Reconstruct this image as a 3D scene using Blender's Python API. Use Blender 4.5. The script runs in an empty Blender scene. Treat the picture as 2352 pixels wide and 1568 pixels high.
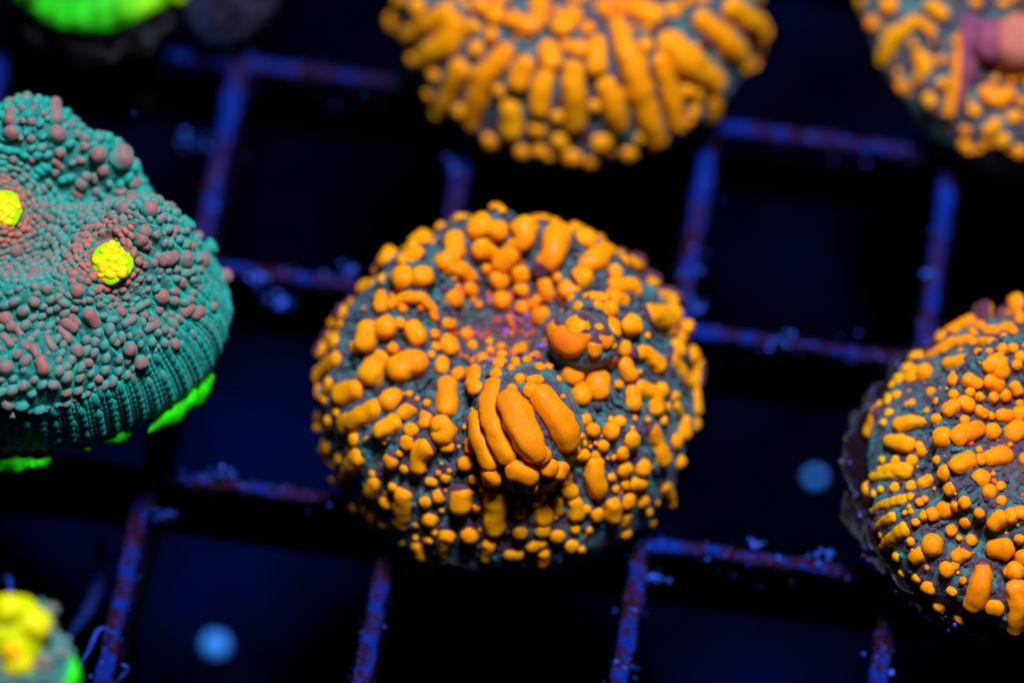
import bpy, math, random
import numpy as np
from mathutils import Vector, Matrix, noise as mn
from mathutils.bvhtree import BVHTree

# ------------------------------------------------------------------ camera, world, light, exposure
SC = bpy.context.scene
COL = SC.collection
MM = 0.001                                   # everything below is laid out in millimetres
CAM = np.array([43.49979407, -137.67005421, 256.04032522])
RIGHT = np.array([0.98739673, 0.15823403, -0.00311183])
DOWN = np.array([0.13467518, -0.8503897, -0.50862556])
FWD = np.array([-0.08312814, 0.50179613, -0.8609822])
FPX = 12000.0                                # focal length in pixels of a 2352 px wide picture
cd = bpy.data.cameras.new('camera')
cam = bpy.data.objects.new('camera', cd); COL.objects.link(cam)
m = Matrix.Identity(4)
for i in range(3):
    m[i][0] = RIGHT[i]; m[i][1] = -DOWN[i]; m[i][2] = -FWD[i]; m[i][3] = CAM[i] * MM
cam.matrix_world = m
cd.sensor_width = 36.0; cd.lens = 36.0 * FPX / 2352.0
cd.clip_start = 0.01; cd.clip_end = 5.0
cd.dof.use_dof = True; cd.dof.focus_distance = 0.2805; cd.dof.aperture_fstop = 15.0
SC.camera = cam

W = bpy.data.worlds.new('World'); SC.world = W; W.use_nodes = True
W.node_tree.nodes['Background'].inputs[0].default_value = (0.05, 0.12, 0.6, 1)
W.node_tree.nodes['Background'].inputs[1].default_value = 0.012

def area(name, loc, target, size, power, color):
    l = bpy.data.lights.new(name, 'AREA'); l.shape = 'RECTANGLE'; l.size = size[0] * MM; l.size_y = size[1] * MM
    l.energy = power; l.color = color
    o = bpy.data.objects.new(name, l); COL.objects.link(o)
    o.location = Vector(loc) * MM
    o.rotation_euler = (Vector(target) - Vector(loc)).to_track_quat('-Z', 'Y').to_euler()
    return o
# the aquarium lamp hangs above and a little behind the rack
area('aquarium_lamp', (42, 34, 254), (20, 10, 0), (62, 48), 1.52, (0.62, 0.76, 1.0))
SC.view_settings.view_transform = 'Standard'; SC.view_settings.look = 'None'
SC.view_settings.exposure = 0.0; SC.view_settings.gamma = 1.0
SC.render.engine = 'CYCLES'

# ------------------------------------------------------------------ helpers
random.seed(7)
rng = np.random.default_rng(11)
def link(o, parent=None):
    COL.objects.link(o)
    if parent is not None: o.parent = parent
    return o
def empty(name, loc, label=None, cat=None, group=None):
    o = bpy.data.objects.new(name, None); o.location = Vector(loc) * MM; o.empty_display_size = 0.004
    COL.objects.link(o)
    if label: o['label'] = label
    if cat: o['category'] = cat
    if group: o['group'] = group
    return o
def mesh_obj(name, verts, faces, mat, parent=None, origin=(0, 0, 0), base=(0, 0, 0), attrs=None, smooth=True, mesh_name=None):
    """verts in world mm; the object's origin sits at 'origin' (world mm); base is the parent's world position"""
    v = (np.asarray(verts, dtype=np.float64) - np.asarray(origin)) * MM
    me = bpy.data.meshes.new(mesh_name or name)
    me.from_pydata(v.tolist(), [], faces)
    if smooth: me.polygons.foreach_set('use_smooth', np.ones(len(me.polygons), dtype=bool))
    for k, a in (attrs or {}).items():
        at = me.attributes.new(k, 'FLOAT', 'POINT'); at.data.foreach_set('value', np.asarray(a, dtype=np.float32))
    if mat: me.materials.append(mat)
    me.update()
    o = bpy.data.objects.new(name, me)
    o.location = Vector((np.asarray(origin) - np.asarray(base)) * MM)
    return link(o, parent)
def ray(px, py):
    d = FWD * FPX + RIGHT * (px - 1176.0) + DOWN * (py - 784.0)
    return d / np.linalg.norm(d)
def on_plane(px, py, z):
    d = ray(px, py); t = (z - CAM[2]) / d[2]
    return CAM + d * t
def project(P):
    P = np.atleast_2d(P) - CAM
    z = P @ FWD
    return np.stack([1176 + FPX * (P @ RIGHT) / z, 784 + FPX * (P @ DOWN) / z], 1)
HX = np.array([RIGHT[0], RIGHT[1], 0]); HX /= np.linalg.norm(HX)     # to the right, level
HY = np.array([-HX[1], HX[0], 0])                                     # away from the camera, level
HZ = np.array([0, 0, 1.0])
def vnoise(P, s, seed=0):
    return np.array([mn.noise(Vector((p[0] / s + seed * 17.3, p[1] / s - seed * 5.1, p[2] / s + seed * 3.7))) for p in P])
def sstep(a, b, x):
    t = np.clip((x - a) / (b - a), 0, 1); return t * t * (3 - 2 * t)

# ------------------------------------------------------------------ materials
def nodes(mat):
    mat.use_nodes = True; nt = mat.node_tree
    return nt, nt.nodes, nt.links, nt.nodes['Principled BSDF']
def add(N, typ, **kw):
    n = N.new(typ)
    for k, v in kw.items():
        if k.startswith('in_'): n.inputs[k[3:]].default_value = v
        else: setattr(n, k, v)
    return n
def ramp(N, stops, interp='LINEAR'):
    r = N.new('ShaderNodeValToRGB'); r.color_ramp.interpolation = interp
    e = r.color_ramp.elements
    while len(e) < len(stops): e.new(0.5)
    for i, (p, c) in enumerate(stops):
        e[i].position = p; e[i].color = (c[0], c[1], c[2], 1)
    return r
def mixc(N, L, fac, a, b, blend='MIX'):
    n = N.new('ShaderNodeMix'); n.data_type = 'RGBA'; n.blend_type = blend
    for sock, v in ((n.inputs[0], fac), (n.inputs[6], a), (n.inputs[7], b)):
        if hasattr(v, 'is_linked') or hasattr(v, 'links'): L.new(v, sock)
        elif isinstance(v, tuple): sock.default_value = (v[0], v[1], v[2], 1)
        else: sock.default_value = v
    return n.outputs[2]
def math_n(N, L, op, a, b=None, c=None):
    n = N.new('ShaderNodeMath'); n.operation = op
    for i, v in enumerate((a, b, c)):
        if v is None: continue
        if isinstance(v, (int, float)): n.inputs[i].default_value = v
        else: L.new(v, n.inputs[i])
    return n.outputs[0]
def coords(N, L, scale):
    tc = N.new('ShaderNodeTexCoord'); mp = N.new('ShaderNodeMapping'); mp.inputs['Scale'].default_value = (scale,) * 3
    L.new(tc.outputs['Object'], mp.inputs[0]); return mp.outputs[0]
def noise_n(N, L, vec, scale, detail=3, rough=0.6):
    n = N.new('ShaderNodeTexNoise'); n.inputs['Scale'].default_value = scale; n.inputs['Detail'].default_value = detail
    n.inputs['Roughness'].default_value = rough; L.new(vec, n.inputs['Vector']); return n.outputs['Fac']
def attr(N, name):
    a = N.new('ShaderNodeAttribute'); a.attribute_name = name; return a.outputs['Fac']

def mat_tissue(name, knob, valley, mouth, cell=1.6, bump=0.00024, sheen=(0.1, 0.5, 0.5), sheen_w=0.35):
    mt = bpy.data.materials.new(name); nt, N, L, B = nodes(mt)
    v = coords(N, L, 1000.0)
    warp = N.new('ShaderNodeTexNoise'); warp.inputs['Scale'].default_value = 0.9; warp.inputs['Detail'].default_value = 2; L.new(v, warp.inputs['Vector'])
    vm = N.new('ShaderNodeVectorMath'); vm.operation = 'MULTIPLY_ADD'; vm.inputs[1].default_value = (1.0, 1.0, 1.0)
    L.new(warp.outputs['Color'], vm.inputs[0]); L.new(v, vm.inputs[2])
    vo = N.new('ShaderNodeTexVoronoi'); vo.feature = 'SMOOTH_F1'; vo.inputs['Scale'].default_value = cell
    vo.inputs['Smoothness'].default_value = 0.35; L.new(vm.outputs[0], vo.inputs['Vector'])
    big = noise_n(N, L, v, 0.55, 3)
    d = math_n(N, L, 'ADD', vo.outputs['Distance'], math_n(N, L, 'MULTIPLY', math_n(N, L, 'SUBTRACT', big, 0.5), 0.8))
    d = math_n(N, L, 'ADD', math_n(N, L, 'ADD', d, -0.18), math_n(N, L, 'MULTIPLY', attr(N, 'valley'), 0.30))
    r = ramp(N, [(0.30, knob), (0.66, valley)]); L.new(d, r.inputs[0])
    fine = noise_n(N, L, v, 9.0, 4, 0.7)
    c = mixc(N, L, attr(N, 'mouth'), r.outputs[0], mouth)
    rr = ramp(N, [(0.25, (0.72,) * 3), (0.75, (1.2,) * 3)]); L.new(fine, rr.inputs[0])
    c = mixc(N, L, 1.0, c, rr.outputs[0], 'MULTIPLY')
    L.new(c, B.inputs['Base Color'])
    B.inputs['Roughness'].default_value = 0.40; B.inputs['Specular IOR Level'].default_value = 0.40
    B.inputs['Sheen Weight'].default_value = sheen_w; B.inputs['Sheen Tint'].default_value = (*sheen, 1); B.inputs['Sheen Roughness'].default_value = 0.4
    h = math_n(N, L, 'ADD', math_n(N, L, 'MULTIPLY', vo.outputs['Distance'], -1.0), math_n(N, L, 'MULTIPLY', fine, 0.35))
    bp = N.new('ShaderNodeBump'); bp.inputs['Strength'].default_value = 1.0; bp.inputs['Distance'].default_value = bump
    L.new(h, bp.inputs['Height']); L.new(bp.outputs[0], B.inputs['Normal'])
    return mt

def mat_vesicle(name, lo, mid, hi, flank, sheen=(1.0, 0.55, 0.05), sheen_w=0.12, grain=0.26, spec=0.08):
    """hue attribute 0..1 runs lo -> mid -> hi; pig attribute 1 = pigmented cap, 0 = bare flank"""
    mt = bpy.data.materials.new(name); nt, N, L, B = nodes(mt)
    v = coords(N, L, 1000.0)
    n1 = noise_n(N, L, v, 2.2, 3); n2 = noise_n(N, L, v, 8.0, 5, 0.8)
    hue = math_n(N, L, 'ADD', attr(N, 'hue'), math_n(N, L, 'MULTIPLY', math_n(N, L, 'SUBTRACT', n1, 0.5), 0.25))
    r = ramp(N, [(0.0, lo), (0.5, mid), (1.0, hi)]); L.new(hue, r.inputs[0])
    g = ramp(N, [(0.28, (1 - grain,) * 3), (0.72, (1 + grain,) * 3)]); L.new(n2, g.inputs[0])
    c = mixc(N, L, 1.0, r.outputs[0], g.outputs[0], 'MULTIPLY')
    p = math_n(N, L, 'ADD', attr(N, 'pig'), math_n(N, L, 'MULTIPLY', math_n(N, L, 'SUBTRACT', n1, 0.5), 0.5))
    pr = ramp(N, [(0.38, (0, 0, 0)), (0.5, (0.35, 0.35, 0.35)), (0.6, (1, 1, 1))]); L.new(p, pr.inputs[0])
    c = mixc(N, L, pr.outputs[0], flank, c)
    L.new(c, B.inputs['Base Color'])
    B.inputs['Coat Weight'].default_value = 0.10; B.inputs['Coat Roughness'].default_value = 0.22; B.inputs['Coat IOR'].default_value = 1.35
    B.inputs['Subsurface Weight'].default_value = 0.25; B.inputs['Subsurface Radius'].default_value = (1.0, 0.4, 0.2); B.inputs['Subsurface Scale'].default_value = 0.0003
    B.inputs['Roughness'].default_value = 0.6; B.inputs['Specular IOR Level'].default_value = spec
    B.inputs['Sheen Weight'].default_value = sheen_w; B.inputs['Sheen Tint'].default_value = (*sheen, 1); B.inputs['Sheen Roughness'].default_value = 0.35
    bp = N.new('ShaderNodeBump'); bp.inputs['Strength'].default_value = 0.5; bp.inputs['Distance'].default_value = 0.00006
    L.new(n2, bp.inputs['Height']); L.new(bp.outputs[0], B.inputs['Normal'])
    return mt

def mat_patchy(name, a, b, c, scale, lo=0.45, hi=0.55, rough=0.6, spec=0.3, bump=0.0001, side=None, speck=None):
    mt = bpy.data.materials.new(name); nt, N, L, B = nodes(mt)
    v = coords(N, L, 1000.0)
    n1 = noise_n(N, L, v, scale, 5, 0.65); n2 = noise_n(N, L, v, scale * 5, 4, 0.7); n3 = noise_n(N, L, v, scale * 0.3, 2)
    k = math_n(N, L, 'ADD', n1, math_n(N, L, 'MULTIPLY', math_n(N, L, 'SUBTRACT', n3, 0.5), 1.15))
    r = ramp(N, [(lo, a), (hi, b)]); L.new(k, r.inputs[0])
    r2 = ramp(N, [(0.5, (0, 0, 0)), (0.75, (1, 1, 1))]); L.new(n2, r2.inputs[0])
    col = mixc(N, L, math_n(N, L, 'MULTIPLY', r2.outputs[0], 0.55), r.outputs[0], c)
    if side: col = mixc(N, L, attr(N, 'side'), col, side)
    if speck:
        vo = N.new('ShaderNodeTexVoronoi'); vo.inputs['Scale'].default_value = 3.4; L.new(v, vo.inputs['Vector'])
        sr = ramp(N, [(0.16, (1, 1, 1)), (0.28, (0, 0, 0))]); L.new(vo.outputs['Distance'], sr.inputs[0])
        col = mixc(N, L, sr.outputs[0], col, speck)
    L.new(col, B.inputs['Base Color'])
    B.inputs['Roughness'].default_value = rough; B.inputs['Specular IOR Level'].default_value = spec
    bp = N.new('ShaderNodeBump'); bp.inputs['Strength'].default_value = 0.8; bp.inputs['Distance'].default_value = bump
    L.new(n2, bp.inputs['Height']); L.new(bp.outputs[0], B.inputs['Normal'])
    return mt
def mat_plain(name, col, rough=0.6, spec=0.3, var=0.3, scale=3.0):
    mt = bpy.data.materials.new(name); nt, N, L, B = nodes(mt)
    v = coords(N, L, 1000.0); n = noise_n(N, L, v, scale, 4)
    g = ramp(N, [(0.3, (1 - var,) * 3), (0.7, (1 + var,) * 3)]); L.new(n, g.inputs[0])
    L.new(mixc(N, L, 1.0, col, g.outputs[0], 'MULTIPLY'), B.inputs['Base Color'])
    B.inputs['Roughness'].default_value = rough; B.inputs['Specular IOR Level'].default_value = spec
    return mt

PURPLE = (0.070, 0.030, 0.046); TEAL = (0.040, 0.150, 0.135)
M_TISSUE = mat_tissue('orange_coral_tissue', PURPLE, TEAL, (0.11, 0.022, 0.035))
M_VES = mat_vesicle('orange_vesicle', (0.85, 0.085, 0.006), (0.95, 0.240, 0.0005), (0.80, 0.37, 0.002), (0.105, 0.026, 0.045))
M_GRAN = mat_vesicle('red_granule', (0.70, 0.05, 0.02), (0.85, 0.17, 0.004), (0.35, 0.10, 0.45), (0.06, 0.02, 0.05), sheen=(0.8, 0.3, 0.4))
M_PINK = mat_vesicle('pink_lobe', (0.20, 0.03, 0.10), (0.50, 0.13, 0.08), (0.8, 0.3, 0.05), (0.09, 0.015, 0.09))
M_TEAL = mat_tissue('teal_coral_tissue', (0.018, 0.14, 0.11), (0.010, 0.26, 0.18), (0.35, 0.07, 0.04), cell=1.8, bump=0.00025, sheen=(0.05, 0.9, 0.7), sheen_w=0.6)
M_BEAD = mat_vesicle('rosy_bead', (0.012, 0.27, 0.195), (0.27, 0.115, 0.095), (0.66, 0.11, 0.045), (0.012, 0.27, 0.195), sheen=(0.05, 0.9, 0.7), sheen_w=0.45, grain=0.10)
M_MOUTH = mat_vesicle('yellow_mouth', (0.55, 0.70, 0.0), (0.85, 0.58, 0.0), (0.95, 0.40, 0.0), (0.36, 0.66, 0.0), sheen=(0.9, 0.9, 0.1))
M_GREEN = mat_plain('green_growing_edge', (0.02, 0.62, 0.0), 0.6, 0.1, 0.5, 1.6)
M_PLUG = mat_patchy('plug_crust', (0.018, 0.004, 0.005), (0.013, 0.004, 0.013), (0.004, 0.002, 0.003), 1.6, spec=0.6, rough=0.28, bump=0.0009)
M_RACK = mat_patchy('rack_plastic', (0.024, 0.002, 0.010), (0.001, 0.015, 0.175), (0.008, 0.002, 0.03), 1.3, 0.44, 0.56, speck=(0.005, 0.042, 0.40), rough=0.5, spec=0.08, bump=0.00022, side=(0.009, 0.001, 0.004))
M_GRAIN = mat_plain('pale_debris', (0.02, 0.06, 0.36), 0.5, 0.2, 0.7, 0.6)
M_FLOOR = mat_patchy('tank_floor_film', (0.0003, 0.0005, 0.003), (0.0004, 0.0022, 0.022), (0.003, 0.0003, 0.005), 0.09, 0.42, 0.72, rough=0.9, spec=0.0, bump=0.0)
M_PEBBLE = mat_plain('pale_pebble', (0.06, 0.33, 1.0), 0.6, 0.3, 0.15, 0.6)
M_ALGAE = mat_plain('algae_strand', (0.012, 0.03, 0.20), 0.6, 0.1, 0.5, 0.8)
M_FUZZ = mat_patchy('fuzzy_rock_skin', (0.012, 0.02, 0.06), (0.022, 0.012, 0.024), (0.03, 0.03, 0.08), 0.9, bump=0.0003, spec=0.1)

# ------------------------------------------------------------------ tank floor and rack
FLOOR_Z = -26.0
n = 24
gx, gy = np.meshgrid(np.linspace(-260, 320, n), np.linspace(-220, 420, n), indexing='ij')
V = np.stack([gx.ravel(), gy.ravel(), np.full(n * n, FLOOR_Z)], 1)
V[:, 2] += vnoise(V, 30.0, 3) * 1.2
F = [(i * n + j, (i + 1) * n + j, (i + 1) * n + j + 1, i * n + j + 1) for i in range(n - 1) for j in range(n - 1)]
fl = mesh_obj('tank_floor', V, F, M_FLOOR); fl['kind'] = 'structure'; fl['label'] = 'dark blue aquarium floor seen through the rack'

PITCH = 14.0; BAR_H = 6.5
rack = empty('egg_crate_rack', (21, 14, -BAR_H), 'blue plastic egg crate rack crusted with dark red algae under the corals', 'rack')
RB = np.array([21, 14, -BAR_H])
def bar(name, p0, p1, width, ztop, seed):
    p0 = np.array(p0, float); p1 = np.array(p1, float)
    L = np.linalg.norm(p1 - p0); T = (p1 - p0) / L; Bn = np.array([-T[1], T[0]])
    ns = int(L / 0.35)
    w = width / 2
    prof = [(-w * 0.80, -BAR_H), (-w, -BAR_H * 0.5), (-w, -0.35), (-w * 0.93, -0.08), (-w * 0.72, 0.0), (-w * 0.3, 0.03), (w * 0.3, 0.03), (w * 0.72, 0.0), (w * 0.93, -0.08), (w, -0.35), (w, -BAR_H * 0.5), (w * 0.80, -BAR_H)]
    k = len(prof); V = []; side = []
    for i in range(ns + 1):
        s = L * i / ns
        for (b, z) in prof:
            q = p0 + T * s + Bn * b
            V.append((q[0], q[1], z)); side.append(0.0 if z > -0.1 else (0.75 if z > -0.5 else 1.0))  # bar sides: dark algae coat, with their shade also put into the colour
    V = np.array(V)
    nz = vnoise(V, 0.9, seed) * 0.18 + vnoise(V, 0.40, seed + 5) * 0.12 + vnoise(V, 4.0, seed + 9) * 0.12
    off = np.array([b / w for _ in range(ns + 1) for (b, z) in prof])
    V[:, 0] += Bn[0] * off * nz; V[:, 1] += Bn[1] * off * nz; V[:, 2] += np.where(V[:, 2] > -0.5, np.abs(nz) * 0.8, 0)
    V[:, 2] += ztop
    F = [(i * k + j, i * k + (j + 1) % k, (i + 1) * k + (j + 1) % k, (i + 1) * k + j) for i in range(ns) for j in range(k)]
    F.append(tuple(range(k))[::-1]); F.append(tuple(ns * k + j for j in range(k)))
    c = V.mean(0)
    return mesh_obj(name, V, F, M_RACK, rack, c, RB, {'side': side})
X0, X1, Y0, Y1 = -4, 7, -3, 6
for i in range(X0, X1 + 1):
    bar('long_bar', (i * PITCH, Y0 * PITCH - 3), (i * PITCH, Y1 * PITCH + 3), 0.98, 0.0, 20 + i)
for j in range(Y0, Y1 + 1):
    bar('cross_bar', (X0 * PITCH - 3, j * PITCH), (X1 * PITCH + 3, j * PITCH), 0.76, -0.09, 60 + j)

def sphere_unit(ns=8, nr=5):
    V = [(0, 0, 1)]; F = []
    for i in range(1, nr):
        a = math.pi * i / nr
        for j in range(ns):
            b = 2 * math.pi * j / ns; V.append((math.sin(a) * math.cos(b), math.sin(a) * math.sin(b), math.cos(a)))
    V.append((0, 0, -1)); last = len(V) - 1
    for j in range(ns): F.append((0, 1 + j, 1 + (j + 1) % ns))
    for i in range(nr - 2):
        for j in range(ns):
            a = 1 + i * ns + j; b = 1 + i * ns + (j + 1) % ns; F.append((a, a + ns, b + ns, b))
    for j in range(ns): F.append((last, 1 + (nr - 2) * ns + (j + 1) % ns, 1 + (nr - 2) * ns + j))
    return np.array(V), F
class Bag:                                        # collects many tiny shapes for one joined part
    def __init__(s): s.V = []; s.F = []; s.A = {}; s.n = 0
    def put(s, V, F, **a):
        s.V.append(V); s.F += [tuple(i + s.n for i in f) for f in F]; s.n += len(V)
        for k, v in a.items(): s.A.setdefault(k, []).append(np.full(len(V), v) if np.isscalar(v) else v)
    def build(s, name, mat, parent, origin, base, kind=None):
        if not s.V: return None
        o = mesh_obj(name, np.concatenate(s.V), s.F, mat, parent, origin, base, {k: np.concatenate(v) for k, v in s.A.items()})
        if kind: o['kind'] = kind
        return o
SPH, SPHF = sphere_unit(8, 5)
SPL, SPLF = sphere_unit(6, 4)
bag = Bag()
for q in range(3600):
    along = rng.uniform(-22, 64); i = int(rng.integers(-1, 5)); w = rng.normal(0, 0.42)
    if rng.random() < 0.5: P = np.array([i * PITCH + w, along, 0.06])
    else: P = np.array([along, (i - 1) * PITCH + w * 0.8, -0.02])
    if rng.random() < 0.25: P[2] -= rng.uniform(0, 3.0); P[:2] += np.sign(w) * 0.25 * (np.array([1, 0]) if abs(P[0] - i * PITCH) < 1 else np.array([0, 1]))
    r = 0.03 + 0.11 * rng.random() ** 4 + (0.22 * rng.random() if rng.random() < 0.03 else 0)
    bag.put(P + SPL * r * rng.uniform(0.6, 1.4, 3), SPLF)
for (cx_, cy_, z_, n_, sp_) in ((640, 690, -2.2, 26, 0.55), (600, 640, 0.1, 14, 0.4), (650, 1150, -1.2, 18, 0.45), (370, 1185, -1.5, 12, 0.35), (1310, 1345, -4, 16, 0.6), (1250, 1355, -2.0, 8, 0.2), (1740, 1250, 0.3, 8, 0.25), (800, 625, 0.3, 8, 0.3), (1500, 1330, -1.2, 12, 0.35), (1900, 1270, 0.2, 12, 0.4), (520, 1090, 0.2, 12, 0.4), (1790, 790, 0.2, 14, 0.5), (1040, 385, 0.2, 8, 0.3), (430, 330, 0.1, 12, 0.5), (2140, 640, 0.2, 8, 0.3), (1600, 700, -0.5, 12, 0.4)):
    c_ = on_plane(cx_, cy_, z_)
    for q in range(n_):
        bag.put(c_ + rng.normal(0, sp_, 3) * np.array([1, 0.6, 0.5]) + SPL * rng.uniform(0.06, 0.22) * rng.uniform(0.6, 1.4, 3), SPLF)
bag.build('debris_grains', M_GRAIN, rack, (21, 14, 0), RB, 'stuff')

# ------------------------------------------------------------------ coral bodies
def catmull(pts, n):
    pts = np.array(pts, float); P = np.vstack([2 * pts[0] - pts[1], pts, 2 * pts[-1] - pts[-2]])
    d = np.concatenate([[0], np.cumsum(np.linalg.norm(np.diff(pts, axis=0), axis=1))]); d /= d[-1]
    out = []
    for t in np.linspace(0, 1, n):
        i = min(np.searchsorted(d, t, 'right') - 1, len(pts) - 2); u = (t - d[i]) / (d[i + 1] - d[i])
        a, b, c, e = P[i:i + 4]
        out.append(0.5 * (2 * b + (c - a) * u + (2 * a - 5 * b + 4 * c - e) * u * u + (3 * b - a - 3 * c + e) * u ** 3))
    return np.array(out)
def ellipsoid(c, ax, rad, nr=24, ns=36, bump=0.05, seed=1):
    U, F = sphere_unit(ns, nr)
    nz = vnoise(U, 0.55, seed)
    V = (U * (1 + bump * nz)[:, None]) * np.array(rad)
    return np.array(c) + V @ np.array(ax), F

class Coral:
    def __init__(s, name, label, cat, px, py, h, Rpx, profile, centre=(0, 0), rmod=None, bumps=(), ridges=(46, 0.10), mat=None,
                 base_z=0.0, plug=None, lump=0.25, fine=0.17, nu=110, nt=330, group=None, mouths=((0, 0, 0.22),), tilt=(0, 0), seed=1):
        s.h = h; s.seed = seed
        s.c = on_plane(px, py, h); s.ppm = FPX / ((s.c - CAM) @ FWD); s.R = Rpx / s.ppm
        s.base = np.array([s.c[0], s.c[1], base_z])
        s.root = empty(name, s.base, label, cat, group)
        s.profile = profile; s.centre = np.array(centre); s.rmod = rmod; s.bumps = bumps; s.ridges = ridges
        s.lump = lump; s.fine = fine; s.mouths = mouths; s.tilt = tilt
        V, F, att = s.surface(nu, nt, True)
        s.tissue = mesh_obj('tissue', V, F, mat, s.root, s.base, s.base, {'mouth': att})
        Vc, Fc, _ = s.surface(54, 120, False)
        s.depth = 0; s.pv = [Vc]; s.pf = [[list(f) for f in Fc]]; s.ves = []; s.rebuild()
        if plug: s.make_plug(*plug)
    def local(s, V):
        d = V - s.c; return np.stack([d @ HX, d @ HY, d @ HZ], 1) / s.R
    def world(s, L):
        L = np.atleast_2d(L)
        return s.c + s.R * (L[:, :1] * HX + L[:, 1:2] * HY + L[:, 2:3] * HZ)
    def surface(s, nu, nt, fine):
        pr = catmull(s.profile, nu)
        th = np.linspace(0, 2 * math.pi, nt, endpoint=False)
        rr = pr[:, 0][:, None] * np.ones(nt)[None]; zz = pr[:, 1][:, None] * np.ones(nt)[None]
        T = np.ones(nu)[:, None] * th[None]
        if s.rmod is not None:
            deg = np.degrees(th); ks = np.array(s.rmod, float)
            f = np.interp(deg, np.r_[ks[:, 0], 360], np.r_[ks[:, 1], ks[0, 1]])
            w = 4; f = np.mean([np.roll(f, i) for i in range(-w, w + 1)], axis=0)
            rr = rr * (1 + (f[None] - 1) * sstep(0.3, 0.9, np.linspace(0, 1, nu))[:, None])
        k = np.clip(1 - rr, 0, 1)
        x = rr * np.cos(T) + s.centre[0] * k; y = rr * np.sin(T) + s.centre[1] * k
        L = np.stack([x.ravel(), y.ravel(), zz.ravel()], 1)
        for (bx, by, A, sx, sy) in s.bumps:
            L[:, 2] += A * np.exp(-((L[:, 0] - bx) / sx) ** 2 - ((L[:, 1] - by) / sy) ** 2)
        L[:, 2] += L[:, 0] * s.tilt[0] + L[:, 1] * s.tilt[1]
        lum = vnoise(L, 0.38, s.seed) * s.lump * 0.35 + vnoise(L, 0.16, s.seed + 3) * s.lump * 0.12
        rad = np.stack([np.cos(T.ravel()), np.sin(T.ravel()), np.zeros(T.size)], 1)
        edge = sstep(0.75, 1.0, np.linspace(0, 1, nu))[:, None] * np.ones(nt)[None]
        edge = edge.ravel()
        L[:, 2] += lum * (1 - edge); L += rad * (lum * (0.3 + 0.7 * edge))[:, None]
        if fine:
            N_, A_ = s.ridges
            ph = vnoise(L, 0.5, s.seed + 8) * 2.2
            rid = np.cos(T.ravel() * N_ + ph) * 0.6 + np.cos(T.ravel() * N_ * 2.3 + ph * 2) * 0.4
            wt = sstep(0.25, 0.7, rr.ravel()) * A_ / s.R
            d = rid * wt + vnoise(L, 0.05, s.seed + 4) * s.fine / s.R + vnoise(L, 0.025, s.seed + 6) * s.fine * 0.6 / s.R
            out = rad * edge[:, None] + HZ[None] * (1 - edge)[:, None]
            L += out * d[:, None]
        att = np.zeros(len(L))
        for (mx, my, mr) in s.mouths:
            att = np.maximum(att, np.exp(-((L[:, 0] - mx) ** 2 + (L[:, 1] - my) ** 2) / mr ** 2) * (L[:, 2] > -0.1))
        F = [(i * nt + j, (i + 1) * nt + j, (i + 1) * nt + (j + 1) % nt, i * nt + (j + 1) % nt) for i in range(nu - 1) for j in range(nt)]
        return s.world(L), F, att
    def rebuild(s):
        V = np.concatenate(s.pv); F = []; n = 0
        for v, f in zip(s.pv, s.pf):
            F += [[i + n for i in g] for g in f]; n += len(v)
        s.bvh = BVHTree.FromPolygons([tuple(v) for v in V], F)
    def add_solid(s, name, V, F, mat, attrs):
        s.pv.append(V); s.pf.append([list(f) for f in F]); s.rebuild()
        if mat is M_TISSUE: attrs['valley'] = np.full(len(V), 0.2)
        return mesh_obj(name, V, F, mat, s.root, V.mean(0), s.base, attrs)
    def hit(s, px, py):
        d = ray(px, py)
        r = s.bvh.ray_cast(Vector(CAM), Vector(d))
        if r[0] is not None:
            P = np.array(r[0]); N = np.array(r[1])
        else:
            best = None
            t0 = (s.c - CAM) @ d
            for t in np.linspace(t0 - 1.3 * s.R, t0 + 1.3 * s.R, 60):
                q = CAM + d * t; g = s.bvh.find_nearest(Vector(q))
                if best is None or g[3] < best[0]: best = (g[3], np.array(g[0]), np.array(g[1]))
            P, N = best[1], best[2]
        if N @ d > 0: N = -N
        return P, N, d
    def vesicle_px(s, pts, mat=None, hue=None, name='vesicle', flank=None, lift=0.42, flat=0.84, seg=16, scale=1.10, crown=False, fdir=None):
        C = []; Ns = []; R = []
        if len(pts) > 1:
            q_ = [pts[0]]
            for a_, b_ in zip(pts[:-1], pts[1:]):
                k_ = max(1, int(math.hypot(b_[0] - a_[0], b_[1] - a_[1]) / (1.1 * a_[2])))
                q_ += [tuple(a_[i] + (b_[i] - a_[i]) * j / k_ for i in range(3)) for j in range(1, k_ + 1)]
            pts = q_
        for (x, y, r) in pts:
            P, N, d = s.hit(x, y); rm = r / s.ppm * (scale if r > 13 else 1 + (scale - 1) * 0.4)
            Q = P + N * rm * lift; Q = CAM + d * ((Q - CAM) @ d)
            if np.linalg.norm(P - CAM - d * ((P - CAM) @ d)) > rm * 1.2: Q = P + N * rm * lift
            C.append(Q); Ns.append(N); R.append(rm)
        # a vesicle never bridges a gulf in depth
        for i in range(1, len(C)):
            dep = (C[i] - C[i - 1]) @ FWD; lat = np.linalg.norm(C[i] - C[i - 1] - dep * FWD)
            lim = 1.4 * lat + 0.2
            if abs(dep) > lim: C[i] = C[i] - FWD * (dep - math.copysign(lim, dep))
        return s.vesicle(C, Ns, R, mat, hue, name, flank, flat, seg, crown=crown, fdir=fdir)
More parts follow.
